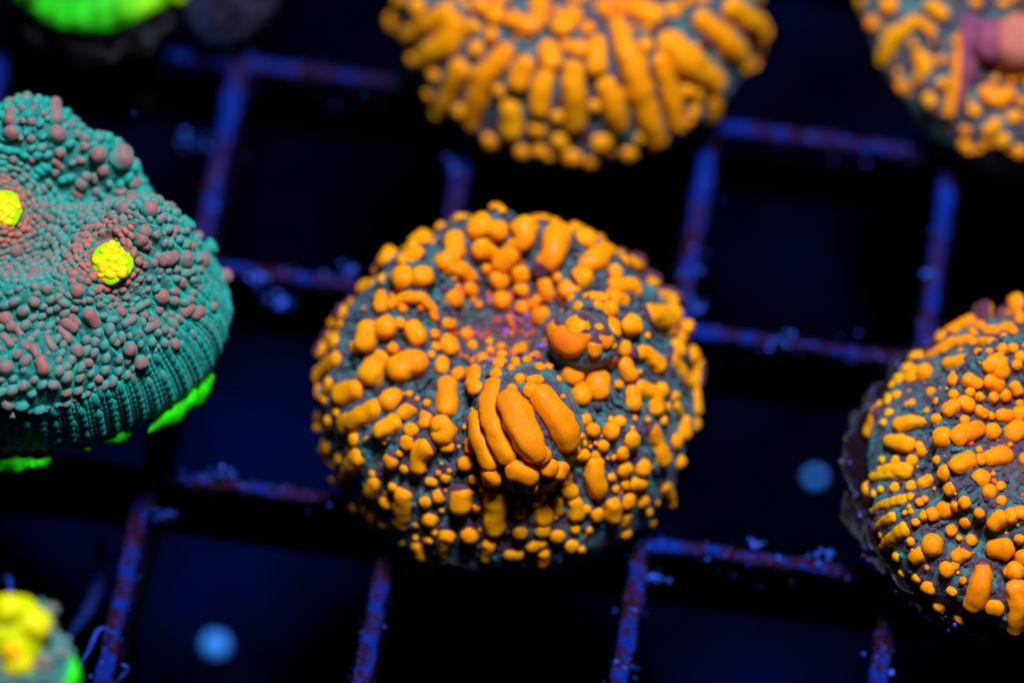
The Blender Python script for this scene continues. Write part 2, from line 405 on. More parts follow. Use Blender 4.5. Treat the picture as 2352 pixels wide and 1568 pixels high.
    def vesicle(s, C, Ns, R, mat=None, hue=None, name='vesicle', flank=None, flat=0.82, seg=14, bag=None, crown=False, fdir=None):
        C = [np.array(c) for c in C]; N0 = sum(Ns); N0 = N0 / np.linalg.norm(N0)
        if len(C) == 1:
            t = np.cross(N0, rng.normal(size=3)); t /= np.linalg.norm(t); e = R[0] * rng.uniform(0.0, 0.18)
            C = [C[0] - t * e, C[0] + t * e]; Ns = [Ns[0]] * 2; R = [R[0]] * 2
        C = np.array(C); R = np.array(R); Ns = np.array(Ns)
        d = np.concatenate([[0], np.cumsum(np.linalg.norm(np.diff(C, axis=0), axis=1))]); Lt = d[-1]
        nm = max(2, int(Lt / (0.45 * R.mean())) + 1)
        if len(C) > 2:
            CC = catmull(C, nm); tt = np.linspace(0, 1, nm) * Lt
        else:
            tt = np.linspace(0, Lt, nm); CC = np.stack([np.interp(tt, d, C[:, k]) for k in range(3)], 1)
        RR = np.interp(tt, d, R); NN = np.stack([np.interp(tt, d, Ns[:, k]) for k in range(3)], 1)
        TT = np.gradient(CC, axis=0); TT /= np.linalg.norm(TT, axis=1)[:, None] + 1e-9
        st = []
        for a in np.linspace(-90, 0, 6)[:-1]:
            a = math.radians(a); st.append((CC[0] + TT[0] * RR[0] * math.sin(a), RR[0] * max(math.cos(a), 0.02), NN[0], TT[0]))
        for i in range(nm): st.append((CC[i], RR[i], NN[i], TT[i]))
        for a in np.linspace(0, 90, 6)[1:]:
            a = math.radians(a); st.append((CC[-1] + TT[-1] * RR[-1] * math.sin(a), RR[-1] * max(math.cos(a), 0.02), NN[-1], TT[-1]))
        an = np.linspace(0, 2 * math.pi, seg, endpoint=False)
        ca, sa = np.cos(an), np.sin(an)
        pw = 0.82; ca = np.sign(ca) * np.abs(ca) ** pw; sa = np.sign(sa) * np.abs(sa) ** pw
        fl_ = 1 + 0.42 * sstep(0.05, 0.75, -sa)                 # skin flares out round the foot
        V = []; up = []
        for (p, r, nn, t) in st:
            nn = nn - t * (nn @ t); nn /= np.linalg.norm(nn) + 1e-9; b = np.cross(t, nn)
            V.append(p + r * (ca * fl_)[:, None] * b + r * flat * sa[:, None] * nn); up.append(sa)
        V = np.concatenate(V); up = np.concatenate(up)
        cen = CC.mean(0); rm = RR.mean(); sd = rng.integers(0, 1000)
        nz = vnoise((V - cen) / rm, 1.0, sd) * 0.26 + vnoise((V - cen) / rm, 0.42, sd + 1) * 0.07
        k = np.concatenate([np.repeat(i, seg) for i in range(len(st))])
        P0 = np.array([q[0] for q in st])[k]
        V = P0 + (V - P0) * (1 + nz)[:, None]
        F = [(i * seg + j, i * seg + (j + 1) % seg, (i + 1) * seg + (j + 1) % seg, (i + 1) * seg + j) for i in range(len(st) - 1) for j in range(seg)]
        F.append(tuple(range(seg))[::-1]); F.append(tuple((len(st) - 1) * seg + j for j in range(seg)))
        # pigment: full on the crown, missing low on the flank and sometimes on the side towards the coral's mouth
        pig = 0.72 + 1.1 * np.clip(up + 0.16, -1, 0.25)
        if flank is None: flank = 0.8 if rng.random() < 0.42 else (0.4 if rng.random() < 0.5 else 0.0)
        if flank > 0:
            mdir = s.world([s.mouths[0][0], s.mouths[0][1], 0.2])[0] - cen; mdir = mdir + rng.normal(size=3) * 0.35 * np.linalg.norm(mdir)
            if fdir is not None: mdir = fdir
            mdir = mdir / np.linalg.norm(mdir)
            q = (V - cen) @ mdir / (rm + Lt * 0.28)
            pig = pig - flank * sstep(0.45, 0.95, q) * 1.1
        if hue is None:
            l = s.local(cen[None])[0]; rr = math.hypot(l[0], l[1])
            hue = 0.44 + 0.22 * float(sstep(0.35, 1.0, np.array(rr))) + rng.normal(0, 0.05)
        if bag is not None:
            bag.put(V, F, hue=float(hue), pig=pig); s.ves.append((cen, rm + Lt * 0.3)); return None
        for i in range(len(CC)): s.ves.append((CC[i], RR[i]))
        md_ = cen - s.world([s.mouths[0][0], s.mouths[0][1], 0.2])[0]; md_ /= np.linalg.norm(md_) + 1e-9
        hv = hue + 0.12 * (1 - np.clip(up, 0, 1)) - 0.05 + 0.09 * ((V - cen) @ md_) / (rm + Lt * 0.4)  # yellower towards the edges: a rim light painted into the hue
        if crown:
            kd = N0 + HZ * 0.8 - HY * 0.4; kd /= np.linalg.norm(kd); hv = hue * sstep(-0.15, 0.85, ((V - P0) @ kd) / np.array([q[1] for q in st])[k].clip(rm * 0.7) + nz); pig = np.full(len(V), 0.95)
        return mesh_obj(name, V, F, mat or M_VES, s.root, cen, s.base, {'pig': pig, 'hue': hv})
    def carve_depth(s, P, depth):
        C = np.array([v[0] for v in s.skirt]); R = np.array([v[1] for v in s.skirt]); out = np.empty(len(P))
        for i in range(0, len(P), 4000):
            q = P[i:i + 4000]
            out[i:i + 4000] = (np.sqrt(((q[:, None] - C[None]) ** 2).sum(2)) - R[None]).min(1)
        return depth * sstep(-0.1, 0.75, out) * (0.75 + 0.25 * sstep(0.4, 1.5, out))
    def carve(s, depth):
        """the skin sinks between the vesicles, so that each stands on its own knob"""
        s.depth = depth; s.skirt = list(s.ves)
        me = s.tissue.data; n = len(me.vertices); co = np.empty(n * 3); me.vertices.foreach_get('co', co); co = co.reshape(-1, 3)
        nr = np.empty(n * 3, dtype=np.float32); me.vertex_normals.foreach_get('vector', nr); nr = nr.reshape(-1, 3).astype(float)
        W_ = co / MM + s.base
        if (nr * (W_ - s.c)).sum() < 0: nr = -nr
        d = s.carve_depth(W_, depth)
        mo_ = np.empty(n, dtype=np.float32); me.attributes['mouth'].data.foreach_get('value', mo_)
        lc = s.local(W_); d = d * (1 - 0.8 * mo_) * (1 - 0.75 * sstep(0.80, 0.97, np.hypot(lc[:, 0], lc[:, 1])))
        me.vertices.foreach_set('co', (co - nr * d[:, None] * MM).ravel())
        at = me.attributes.new('valley', 'FLOAT', 'POINT'); at.data.foreach_set('value', (d / depth).astype(np.float32))
        me.update()
    def sample(s, n):
        """random points on the coarse skin with normals"""
        V = s.pv[0]; F = np.array(s.pf[0]); A = V[F[:, 0]]; B_ = V[F[:, 1]]; C_ = V[F[:, 2]]; D_ = V[F[:, 3]]
        nr = np.cross(C_ - A, D_ - B_); ar = np.linalg.norm(nr, axis=1); nr = nr / (ar[:, None] + 1e-12)
        i = rng.choice(len(F), n, p=ar / ar.sum()); u, v = rng.random((2, n, 1))
        P = (A[i] * (1 - u) + B_[i] * u) * (1 - v) + (D_[i] * (1 - u) + C_[i] * u) * v
        N = nr[i]; N = np.where((N[:, 2:3] < -0.6), -N, N)
        out = P - s.c; fl = (N * out).sum(1) < -s.R * 0.5; N[fl] *= -1
        return P, N
    def free(s, P, r, gap=0.9):
        if not s.ves: return True
        return bool((np.linalg.norm(s._vc - P, axis=1) > (s._vr + r) * gap).all())
    def cache(s):
        s._vc = np.array([v[0] for v in s.ves]); s._vr = np.array([v[1] for v in s.ves])
    def fill_hidden(s, n, rmin, rmax, mat=None, frame_margin=25, **kw):
        """vesicles on the part of the coral that lies outside the picture or on its far side"""
        P, N = s.sample(n * 14); px = project(P); got = 0; s.cache()
        for p, nn, q in zip(P, N, px):
            inframe = -frame_margin < q[0] < 2352 + frame_margin and -frame_margin < q[1] < 1568 + frame_margin
            vis = nn @ (CAM - p) / np.linalg.norm(CAM - p) > 0.05
            if (inframe and vis) or nn[2] < -0.3: continue
            r = rng.uniform(rmin, rmax) / s.ppm
            if not s.free(p, r, 0.8): continue
            l = s.local(p[None])[0]; rd = HX * l[0] + HY * l[1]; rd = rd - nn * (rd @ nn); rd /= np.linalg.norm(rd) + 1e-9
            k = rng.uniform(0, 1.6) * r
            s.vesicle([p - rd * k + nn * r * 0.2, p + rd * k + nn * r * 0.2], [nn, nn], [r, r * 0.9], mat, seg=10, **kw)
            s.cache(); got += 1
            if got >= n: break
    def fill_gaps(s, n, rmin, rmax, gap=1.12, **kw):
        """middling vesicles, laid radially, in what room is left"""
        P, N = s.sample(n * 40); got = 0; s.cache()
        for p, nn in zip(P, N):
            l = s.local(p[None])[0]; rr = math.hypot(l[0] - s.mouths[0][0], l[1] - s.mouths[0][1])
            if nn[2] < 0.15 or rr < 0.3: continue
            r = rng.uniform(rmin, rmax) / s.ppm
            if not s.free(p, r, gap): continue
            rd = HX * (l[0] - s.mouths[0][0]) + HY * (l[1] - s.mouths[0][1]); rd = rd - nn * (rd @ nn); rd /= np.linalg.norm(rd) + 1e-9
            k = rng.uniform(0, 1.3) * r
            s.vesicle([p - rd * k + nn * r * 0.3, p + rd * k + nn * r * 0.3], [nn, nn], [r, r * 0.9], None, seg=12, **kw)
            s.cache(); got += 1
            if got >= n: break
    def make_plug(s, rtop, ztop, zbot, stem, ox=0.0, oy=0.0):
        nt = 220
        prof = [(0.0, ztop), (rtop * 0.88, ztop), (rtop * 0.97, ztop - 0.4), (rtop, ztop - 1.3), (rtop * 0.97, ztop - 2.2) if ztop - zbot > 3 else (rtop * 0.96, (ztop + zbot) / 2 - 0.2), (rtop * 0.84, zbot + 0.4), (rtop * 0.76, zbot), (stem, zbot - 0.02), (stem * 0.95, zbot - 3.0), (stem * 0.85, zbot - 7.5), (0.0, zbot - 7.6)]
        pr = catmull(prof, 90); pr[:, 0] = np.maximum(pr[:, 0], 0.01)
        th = np.linspace(0, 2 * math.pi, nt, endpoint=False)
        V = np.stack([(pr[:, :1] * np.cos(th)).ravel() + s.c[0] + HX[0] * ox + HY[0] * oy, (pr[:, :1] * np.sin(th)).ravel() + s.c[1] + HX[1] * ox + HY[1] * oy, (pr[:, 1:] * np.ones(nt)).ravel()], 1)
        nz = vnoise(V, 1.6, s.seed + 40) * 0.5 + vnoise(V, 0.7, s.seed + 41) * 0.28 + vnoise(V, 0.28, s.seed + 42) * 0.12
        V[:, 0] += np.tile(np.cos(th), len(pr)) * nz; V[:, 1] += np.tile(np.sin(th), len(pr)) * nz; V[:, 2] += nz * 0.6
        F = [(i * nt + j, (i + 1) * nt + j, (i + 1) * nt + (j + 1) % nt, i * nt + (j + 1) % nt) for i in range(len(pr) - 1) for j in range(nt)]
        o = mesh_obj('frag_plug', V, F, M_PLUG, s.root, s.base, s.base); o['label'] = 'dark crusted round plug under the coral'
        return o

CROPS = {'A': (960, 640, 680 / 1777), 'B': (1560, 640, 700 / 1829), 'C': (960, 1200, 680 / 1666), 'D': (1560, 1200, 700 / 1715),
         'E': (2640, 900, 600 / 1568), 'F': (2640, 1460, 600 / 1344), 'G': (1180, 0, 1300 / 2352), 'H': (2640, 0, 600 / 1680),
         'I': (0, 260, 760 / 1862), 'J': (0, 860, 760 / 1862), 'K': (0, 1640, 700 / 2111)}
def parse(crop, text):
    """'x,y,r x,y,r; x,y,r' -> lists of points: measured places on the coral's skin"""
    ox, oy, sc = CROPS[crop]; k = 2352 / 3240.0; out = []
    for item in text.replace('\n', ' ').split(';'):
        pts = [tuple(float(v) for v in p.split(',')) for p in item.split()]
        if pts: out.append([((ox + x * sc) * k, (oy + y * sc) * k, r * sc * k) for (x, y, r) in pts])
    return out

# ------------------------------------------------------------------ the orange coral in the middle
PROF = [(0.0, 0.20), (0.12, 0.20), (0.28, 0.26), (0.45, 0.36), (0.62, 0.40), (0.77, 0.34), (0.89, 0.18), (0.97, -0.03), (1.0, -0.18), (0.97, -0.32), (0.88, -0.42), (0.7, -0.45)]
mid = Coral('orange_coral', 'round orange knobbly coral with purple skin in the middle, in sharp focus', 'coral', 1164, 898, 5.2, 432, PROF,
            centre=(0.03, 0.22), mat=M_TISSUE, seed=3, plug=(8.3, 1.9, 0.35, 4.2), lump=0.22, nu=170, nt=480, ridges=(58, 0.17),
            tilt=(0, 0.15), rmod=[(0, 1.0), (45, 0.97), (90, 0.94), (135, 0.97), (180, 1.02), (225, 0.97), (270, 0.95), (310, 0.98), (335, 1.0)],
            bumps=((0.06, -0.22, 0.34, 0.32, 0.30), (0.40, 0.12, 0.26, 0.17, 0.17), (-0.45, 0.25, 0.08, 0.2, 0.2)), mouths=((0.02, 0.22, 0.20),),
            group='orange corals on the rack')
AX = np.array([HX, -DOWN, -FWD])                     # across, up and towards the lamp side
P, N, d = mid.hit(1212, 985)
V, F = ellipsoid(P + FWD * 0.3, AX, (3.0, 3.6, 3.0), bump=0.07, seed=4)
mid.add_solid('lobe', V, F, M_TISSUE, {'mouth': np.zeros(len(V))})
P, N, d = mid.hit(1342, 815)
V, F = ellipsoid(P + FWD * 0.1 - DOWN * 0.7, AX, (2.0, 1.75, 2.0), bump=0.10, seed=9)
bud = mid.add_solid('bud', V, F, M_TISSUE, {'mouth': 0.15 + 0.5 * np.clip((V - V.mean(0)) @ (-DOWN) / 1.6, 0, 1)})
bud['label'] = 'closed bud of folded purple and orange skin'
vA = '''1455,195,95; 1610,235,75; 975,320,95 1080,330,45; 1250,310,80 1240,420,75 1170,490,75; 1480,390,85 1560,420,50; 700,460,85; 600,550,45;
840,470,68 940,425,62; 820,620,88; 980,610,84; 650,630,40; 1200,520,68 1320,560,60 1420,650,45; 520,710,75 600,690,65; 640,770,50 640,860,55;
720,840,42 850,780,42 980,790,42 1070,880,40 1090,950,34; 820,880,38; 1255,795,65; 1385,715,55; 1405,800,30; 1450,845,30; 1515,555,40; 380,820,40; 310,910,60;
250,990,50 400,930,48 540,930,48; 140,1220,60; 200,1100,50; 265,1160,58; 530,1060,85 500,1150,80; 430,1190,45; 670,1030,82; 800,1000,42; 910,1040,68 940,1110,68;
740,1205,42; 790,1370,98 860,1320,92 940,1320,86; 560,1410,98 630,1290,65; 150,1430,82 280,1300,74; 1205,1140,60 1220,1200,62; 1150,1310,46 1145,1370,48; 1350,1090,50;
1180,1000,42 1230,1010,42; 1090,1090,40; 1100,1190,36; 1060,1260,30; 1400,1180,45; 1545,1225,38; 1540,1150,34; 1630,1190,35; 1480,1290,48; 1620,1325,52; 1640,1260,46;
1410,1400,62 1400,1500,60; 1280,1410,50; 1590,1420,45; 1720,1370,34; 1250,625,25; 1280,700,25'''
vB = '''265,210,95 250,320,80 170,360,55; 540,250,95 510,380,80 470,480,84 380,560,68; 630,240,50; 770,300,84; 930,400,78 850,470,92 770,510,68; 1070,430,50; 1195,490,75; 1010,580,60;
730,620,82; 610,720,76 690,720,35; 530,620,38; 1010,680,62 1160,690,62 1190,730,45; 1000,790,80 1070,800,58; 1310,630,74; 1410,760,76 1500,800,86 1570,900,86; 1300,920,82 1420,960,90 1460,1030,68;
1600,1050,82 1660,1090,60; 1160,1010,78 1120,1030,60; 970,880,68; 870,850,42; 150,430,70 60,520,70; 50,640,70; 220,600,66; 420,680,54 440,760,54; 230,720,56; 70,810,68; 330,840,42; 240,870,52; 390,930,64; 370,800,38; 570,780,38; 640,790,34;
700,860,42; 780,780,40; 460,800,28; 1090,1220,48 1100,1180,40; 1090,1330,55 1140,1420,58; 1160,1250,42 1270,1240,52 1370,1340,64; 1520,1210,74; 1650,1250,66 1690,1370,68 1690,1480,64; 1480,1290,52 1580,1440,58; 1280,1100,25; 1215,1400,20;
240,1190,46 200,1250,50 230,1300,42; 320,1265,26; 355,1250,26; 280,1300,34; 390,1360,42; 220,1455,45; 310,1465,38 380,1465,40; 660,1425,85; 870,1460,84 870,1540,88; 735,1550,58; 1040,1505,38; 545,1460,28; 460,1360,34; 30,1400,40; 50,1320,50; 70,1190,38'''
vBud = '''560,1140,88 660,1170,84 740,1110,60; 500,1050,66 520,1100,60; 690,1020,78; 850,1180,56 850,1230,50; 930,1140,55; 1000,1000,54 1010,1060,52; 880,1030,34; 1000,1180,28; 1020,1250,34 980,1340,40'''
vC = '''290,110,74 400,80,70; 320,350,70 440,290,70 560,220,64; 660,160,76 700,130,62; 600,400,62 690,340,66; 770,260,46 830,215,48; 960,280,48 935,340,42; 830,390,45; 800,490,48; 395,465,45; 260,260,35; 160,150,42; 45,190,40;
120,300,56 120,360,50; 180,510,50 175,600,50; 280,610,42; 350,550,20; 420,600,64 380,670,66 320,780,42 300,880,28; 675,630,57; 745,575,28; 780,695,32; 940,530,74 890,600,58 885,680,54; 1070,360,80 1110,370,80 1070,430,72; 1090,520,36 1130,522,38;
1110,40,66 1110,130,70 1110,215,70; 1320,20,52 1330,70,50; 1250,655,52; 1100,765,33; 1070,650,15; 1130,710,20; 1045,725,20; 970,790,28 1010,800,28; 1050,905,50; 1215,890,78 1210,975,74; 550,800,50 520,880,55; 530,730,28; 695,840,42; 770,900,62 760,1000,62 750,1110,54;
635,955,47; 945,950,42; 980,1090,53; 1340,995,30; 1070,1015,18; 385,990,38; 500,1020,45 515,1140,26; 610,1120,32; 1115,1215,55 1085,1320,34 1080,1420,22; 1285,1210,57; 1490,890,74 1490,1000,76 1480,1150,74; 1440,1280,50 1410,1390,34; 1015,1190,25; 870,1230,26; 760,1260,30; 870,1130,20;
225,785,30; 225,670,20; 1600,1365,38 1660,1360,36; 1395,850,25; 1630,830,25; 475,465,14; 490,450,12; 880,150,20; 820,110,24; 955,180,28; 1250,370,18; 1205,520,14'''
vLobe = [('C', '''1330,310,52 1360,430,58 1410,560,62 1440,640,60; 1460,750,72; 1470,40,48 1430,150,52 1440,300,56 1510,480,58 1570,600,54; 1290,480,34 1290,540,34'''),
         ('D', '''130,170,78 200,330,84 280,470,84 330,560,72; 380,590,58; 390,130,74 480,250,82 560,380,80 590,470,72; 180,710,70 270,750,66; 440,690,56; 520,710,56; 145,70,34; 300,80,46''')]
vD = '''690,120,68; 975,40,35; 545,135,22; 715,310,45; 775,390,48; 690,440,25; 705,495,28; 755,520,15; 795,495,15; 640,550,38; 660,590,40; 705,590,42; 920,400,55; 985,325,45; 915,310,25; 855,515,40; 1075,470,60; 1005,570,48; 1020,700,58; 1165,685,60; 920,760,33; 1025,815,36; 950,850,28;
1100,810,44 1160,810,44; 1230,390,58 1280,490,46 1310,600,74; 1080,100,54 1100,190,54; 1150,60,52 1250,120,58 1270,220,58; 1310,80,52; 1410,130,42; 1325,320,35; 1200,310,25; 1080,380,20; 1100,300,22; 1490,330,50 1490,420,54; 1570,350,45; 1415,480,55; 1450,640,50; 1570,100,46 1580,230,48;
1330,830,48 1370,900,44 1390,960,34; 800,660,58 790,750,68 820,860,64; 575,795,38; 600,870,58; 640,960,54 650,1050,54; 640,1160,35; 340,930,58; 385,1020,62 390,1080,62; 390,1170,54; 210,1035,42; 195,950,28; 210,1185,53; 150,840,28; 300,840,42; 450,850,25; 485,1070,20;
500,1215,52; 300,1300,42 370,1270,44; 610,1290,45; 685,1320,28; 120,1360,36 200,1360,36; 725,1005,33; 810,1050,45; 930,970,58 930,1060,60; 1050,945,55; 1165,945,48; 1040,1060,38 1030,1120,32; 1030,1195,42; 1210,1030,30; 1235,1110,30; 745,1170,25; 1275,955,20; 935,605,22; 890,610,14; 795,590,30'''
for crop, txt in (('A', vA), ('B', vB), ('C', vC), ('D', vD)):
    for p in parse(crop, txt): mid.vesicle_px(p)
for crop, txt in vLobe:
    for p in parse(crop, txt): mid.vesicle_px(p, flank=0.35 if rng.random() < 0.4 else 0.0, name='lobe_vesicle', flat=0.84, scale=1.28, hue=0.46 + rng.normal(0, 0.03))
for p in parse('B', vBud): mid.vesicle_px(p, name='bud_vesicle', flank=0.85, flat=0.6, lift=0.15, scale=1.18, fdir=HZ + HY * 0.7 + HX * 0.3, hue=0.46 + rng.normal(0, 0.05))
fb = Bag(); mid.fill_gaps(55, 9, 15, bag=fb); mid.fill_hidden(24, 12, 22, bag=fb)
fb.build('small_vesicles', M_VES, mid.root, mid.base, mid.base, 'stuff'); mid.carve(0.7)

def granules(coral, n, centre, spread, rmin, rmax, hue_fn, name='granules', mat=None, gap=0.8, cap=0.9, flat=0.95, vis_only=True):
    """small beads of skin, too many to count, joined into one part"""
    bag = Bag(); coral.cache(); P, N = coral.sample(n); L = coral.local(P)
    for p, nn, l in zip(P, N, L):
        if nn[2] < -0.35: continue
        rr = math.hypot(l[0] - centre[0], l[1] - centre[1])
        if rng.random() > math.exp(-(rr / spread) ** 2): continue
        r = rng.uniform(rmin, rmax) * (0.6 + 0.8 * rng.random() ** 2) / coral.ppm
        if not coral.free(p, r, gap): continue
        if coral.depth: p = p - nn * coral.carve_depth(p[None], coral.depth)[0] * (1 - 0.8 * math.exp(-((l[0] - coral.mouths[0][0]) ** 2 + (l[1] - coral.mouths[0][1]) ** 2) / coral.mouths[0][2] ** 2))
        t = np.cross(nn, rng.normal(size=3)); t /= np.linalg.norm(t); b = np.cross(nn, t)
        U = SPH * r * np.array([1.0, rng.uniform(0.75, 1.25), flat])
        V = p + nn * r * 0.25 + U[:, :1] * t + U[:, 1:2] * b + U[:, 2:3] * nn
        pig = np.where(SPH[:, 2] > -0.2, 0.95, 0.3) if rng.random() < cap else np.full(len(V), 0.15)
        bag.put(V, SPHF, hue=hue_fn(rr), pig=pig)
        coral.ves.append((p, r))
        if bag.n % 400 < len(V): coral.cache()
    return bag.build(name, mat or M_GRAN, coral.root, coral.base, coral.base, 'stuff')
def skin_knobs(coral, n, rmin, rmax):
    """bare knobs of the same skin crowded between the pigmented ones"""
    bag = Bag(); coral.cache(); P, N = coral.sample(n); placed = []
    for p, nn in zip(P, N):
        if nn[2] < -0.3: continue
        r = rng.uniform(rmin, rmax) * (0.6 + 0.6 * rng.random()) / coral.ppm
        if not coral.free(p, r, 0.80): continue
        if placed and (np.linalg.norm(np.array([q[0] for q in placed]) - p, axis=1) < np.array([q[1] for q in placed]) * 0.8 + r * 0.8).any(): continue
        placed.append((p, r))
        p = p - nn * coral.carve_depth(p[None], coral.depth)[0]
        l = coral.local(p[None])[0]; t = HX * l[0] + HY * l[1]; t = t - nn * (t @ nn); t /= np.linalg.norm(t) + 1e-9; b = np.cross(nn, t)
        U = SPH * r * np.array([rng.uniform(1.0, 1.9), 1.0, 0.75])
        V = p + nn * r * 0.15 + U[:, :1] * t + U[:, 1:2] * b + U[:, 2:3] * nn
        bag.put(V, SPHF, mouth=np.zeros(len(V)), valley=0.9 * (1 - sstep(-0.3, 0.7, SPH[:, 2])))
    coral.ves += placed
    return bag.build('skin_knobs', M_TISSUE, coral.root, coral.base, coral.base, 'stuff')
skin_knobs(mid, 1800, 6, 12)
granules(mid, 9000, (0.04, 0.20), 0.26, 3.5, 9, lambda r: 0.05 + 1.0 * (rng.random() < 0.13) + 0.35 * rng.random() ** 2)
granules(mid, 1500, (0, 0), 1.2, 4, 7.0, lambda r: 0.38 + 0.15 * rng.random(), name='skin_beads', mat=M_VES, cap=0.35)

# ------------------------------------------------------------------ the orange coral at the right edge
PROFR = [(0.0, 0.24), (0.14, 0.26), (0.32, 0.34), (0.50, 0.42), (0.62, 0.38), (0.68, 0.25), (0.76, 0.22), (0.88, 0.16), (0.97, 0.05), (1.0, -0.06), (0.97, -0.15), (0.8, -0.18)]
rgt = Coral('orange_coral', 'orange and yellow knobbly coral on a dark plug at the right edge', 'coral', 2418, 1080, 6.6, 425, PROFR,
            centre=(-0.12, 0.0), mat=M_TISSUE, seed=12, plug=(10.2, 5.3, 0.35, 4.2, -1.15, 0.7), lump=0.16, ridges=(50, 0.13),
            bumps=((-0.30, 0.5, 0.05, 0.25, 0.25),), mouths=((-0.17, -0.05, 0.2),), group='orange corals on the rack', nu=130, nt=400)
vE = '''1160,140,84 1240,200,70; 1350,130,65; 1510,160,88 1510,230,74; 1400,230,58; 770,270,74 900,240,64 1060,200,58; 520,450,68 640,440,74 760,440,78; 830,370,52 920,320,54 1040,290,54 1140,330,44; 1200,340,48; 1260,370,44 1340,380,44; 1390,360,38 1440,340,40 1480,390,38;
790,590,40 880,530,44 960,480,46 1100,455,46 1150,480,40; 1220,470,46 1310,480,48 1330,530,36; 1390,530,45; 1480,525,42; 510,590,50; 620,610,45; 715,620,38; 400,620,34 370,680,34; 470,710,46 510,705,46; 590,695,42; 360,740,40; 415,815,35; 540,800,48; 450,955,45; 345,865,25; 360,990,38; 515,915,42;
620,770,50 660,720,54; 745,720,65; 940,650,52 1040,640,60 1120,680,50; 1280,670,56 1350,640,70 1380,720,66; 1190,555,35; 1280,550,30; 980,790,48; 1110,790,54 1180,820,50; 1290,810,58 1350,830,60; 1490,840,44 1520,890,46; 1540,600,45; 1510,665,45; 800,885,38; 1125,890,40; 1205,925,40; 1320,930,42; 1410,915,48; 985,910,40; 1535,985,32;
1070,975,58 1110,1000,54; 940,1030,54 1000,1000,50; 840,1110,45; 1200,1040,44 1240,1070,42; 1300,1085,35; 1380,1080,48 1440,1080,48; 1540,1070,54; 1080,1120,38; 840,960,30; 640,980,35; 600,990,25; 890,1260,75; 1030,1250,78 1110,1220,68 1190,1190,62; 1310,1210,58; 1480,1230,76 1520,1190,78; 1200,1360,28; 540,1150,58 640,1130,54 720,1130,38; 450,1060,40; 410,1140,35;
450,1290,48 520,1300,58 610,1320,58; 700,1330,38; 720,1380,45; 1020,1490,70 1110,1450,72; 1205,1445,48; 1290,1430,62 1400,1410,76; 845,1450,35; 395,1450,32; 500,1455,38; 640,1455,45; 905,1540,50; 390,1540,44 500,1530,54 600,1525,54; 1040,540,20; 1380,570,22; 760,1040,26'''
vF = '''270,110,33 380,85,38 510,70,42; 775,80,45; 1040,110,58; 870,40,46 960,10,42; 620,150,38 670,125,40; 425,180,33; 540,170,35; 280,225,28; 325,195,25; 265,365,22 340,310,32 440,280,38 490,270,40; 540,250,32; 815,190,42; 605,285,28; 640,265,25; 635,385,33; 695,370,42; 780,340,58; 855,315,35; 920,290,40; 1100,210,48; 1180,170,35; 1185,275,35;
285,480,22 350,430,32 410,390,38; 325,640,30 400,560,44 490,480,47; 330,520,20; 575,430,28; 540,565,28; 500,360,20; 543,355,20; 530,320,18; 690,590,66; 570,680,44 610,660,50; 830,485,40; 925,430,38; 1025,365,38; 970,555,38; 885,540,20; 1130,440,48 1180,400,52; 1250,380,50; 1320,360,45; 1140,620,64 1210,620,66; 870,670,44 920,640,52; 800,760,55; 850,740,30;
1060,740,52 1040,870,64 990,1010,68; 1280,770,58; 1230,780,34; 1310,550,35; 1340,680,50; 1290,900,64 1300,1050,58 1270,1190,44; 440,675,33; 480,790,30; 580,830,33; 665,900,50; 830,920,38; 745,1030,42; 890,1110,46; 910,840,27; 1135,1040,55; 655,750,18; 710,190,14; 1125,85,18'''
for crop, txt in (('E', vE), ('F', vF)):
    for p in parse(crop, txt):
        x = np.mean([q[0] for q in p])
        rgt.vesicle_px(p, scale=1.08, flank=0.0 if x < 2170 or rng.random() < 0.5 else 0.6, hue=0.50 + 0.42 * float(sstep(2160, 2010, np.array(x))) + rng.normal(0, 0.04))
rgt.fill_gaps(60, 8, 13, hue=0.55); rgt.fill_hidden(100, 12, 24); rgt.carve(0.5)
skin_knobs(rgt, 1200, 5, 9)
granules(rgt, 3500, (-0.17, -0.05), 0.18, 3.5, 9, lambda r: 0.05 + 1.0 * (rng.random() < 0.15) + 0.3 * rng.random() ** 2)
granules(rgt, 1500, (0, 0), 1.2, 4, 7.0, lambda r: 0.42 + 0.15 * rng.random(), name='skin_beads', mat=M_VES, cap=0.3)
# crumbs stuck in the crust of its plug, their blue-violet painting in glints
bag = Bag(); pl_ = [o for o in rgt.root.children if o.name.startswith('frag_plug')][0]
pv_ = np.array([v.co for v in pl_.data.vertices]) / MM + rgt.base
pv_ = pv_[(pv_[:, 2] > 0.8) & (np.hypot(pv_[:, 0] - rgt.c[0], pv_[:, 1] - rgt.c[1]) > 9.0)]
for q in range(800):
    P = pv_[rng.integers(len(pv_))]
    bag.put(P + SPL * (0.04 + 0.16 * rng.random() ** 3) * rng.uniform(0.6, 1.4, 3), SPLF)
bag.build('glint_crumbs', mat_plain('glint_crumb', (0.045, 0.025, 0.20), 0.2, 0.9, 0.9, 0.5), rgt.root, rgt.base, rgt.base, 'stuff')

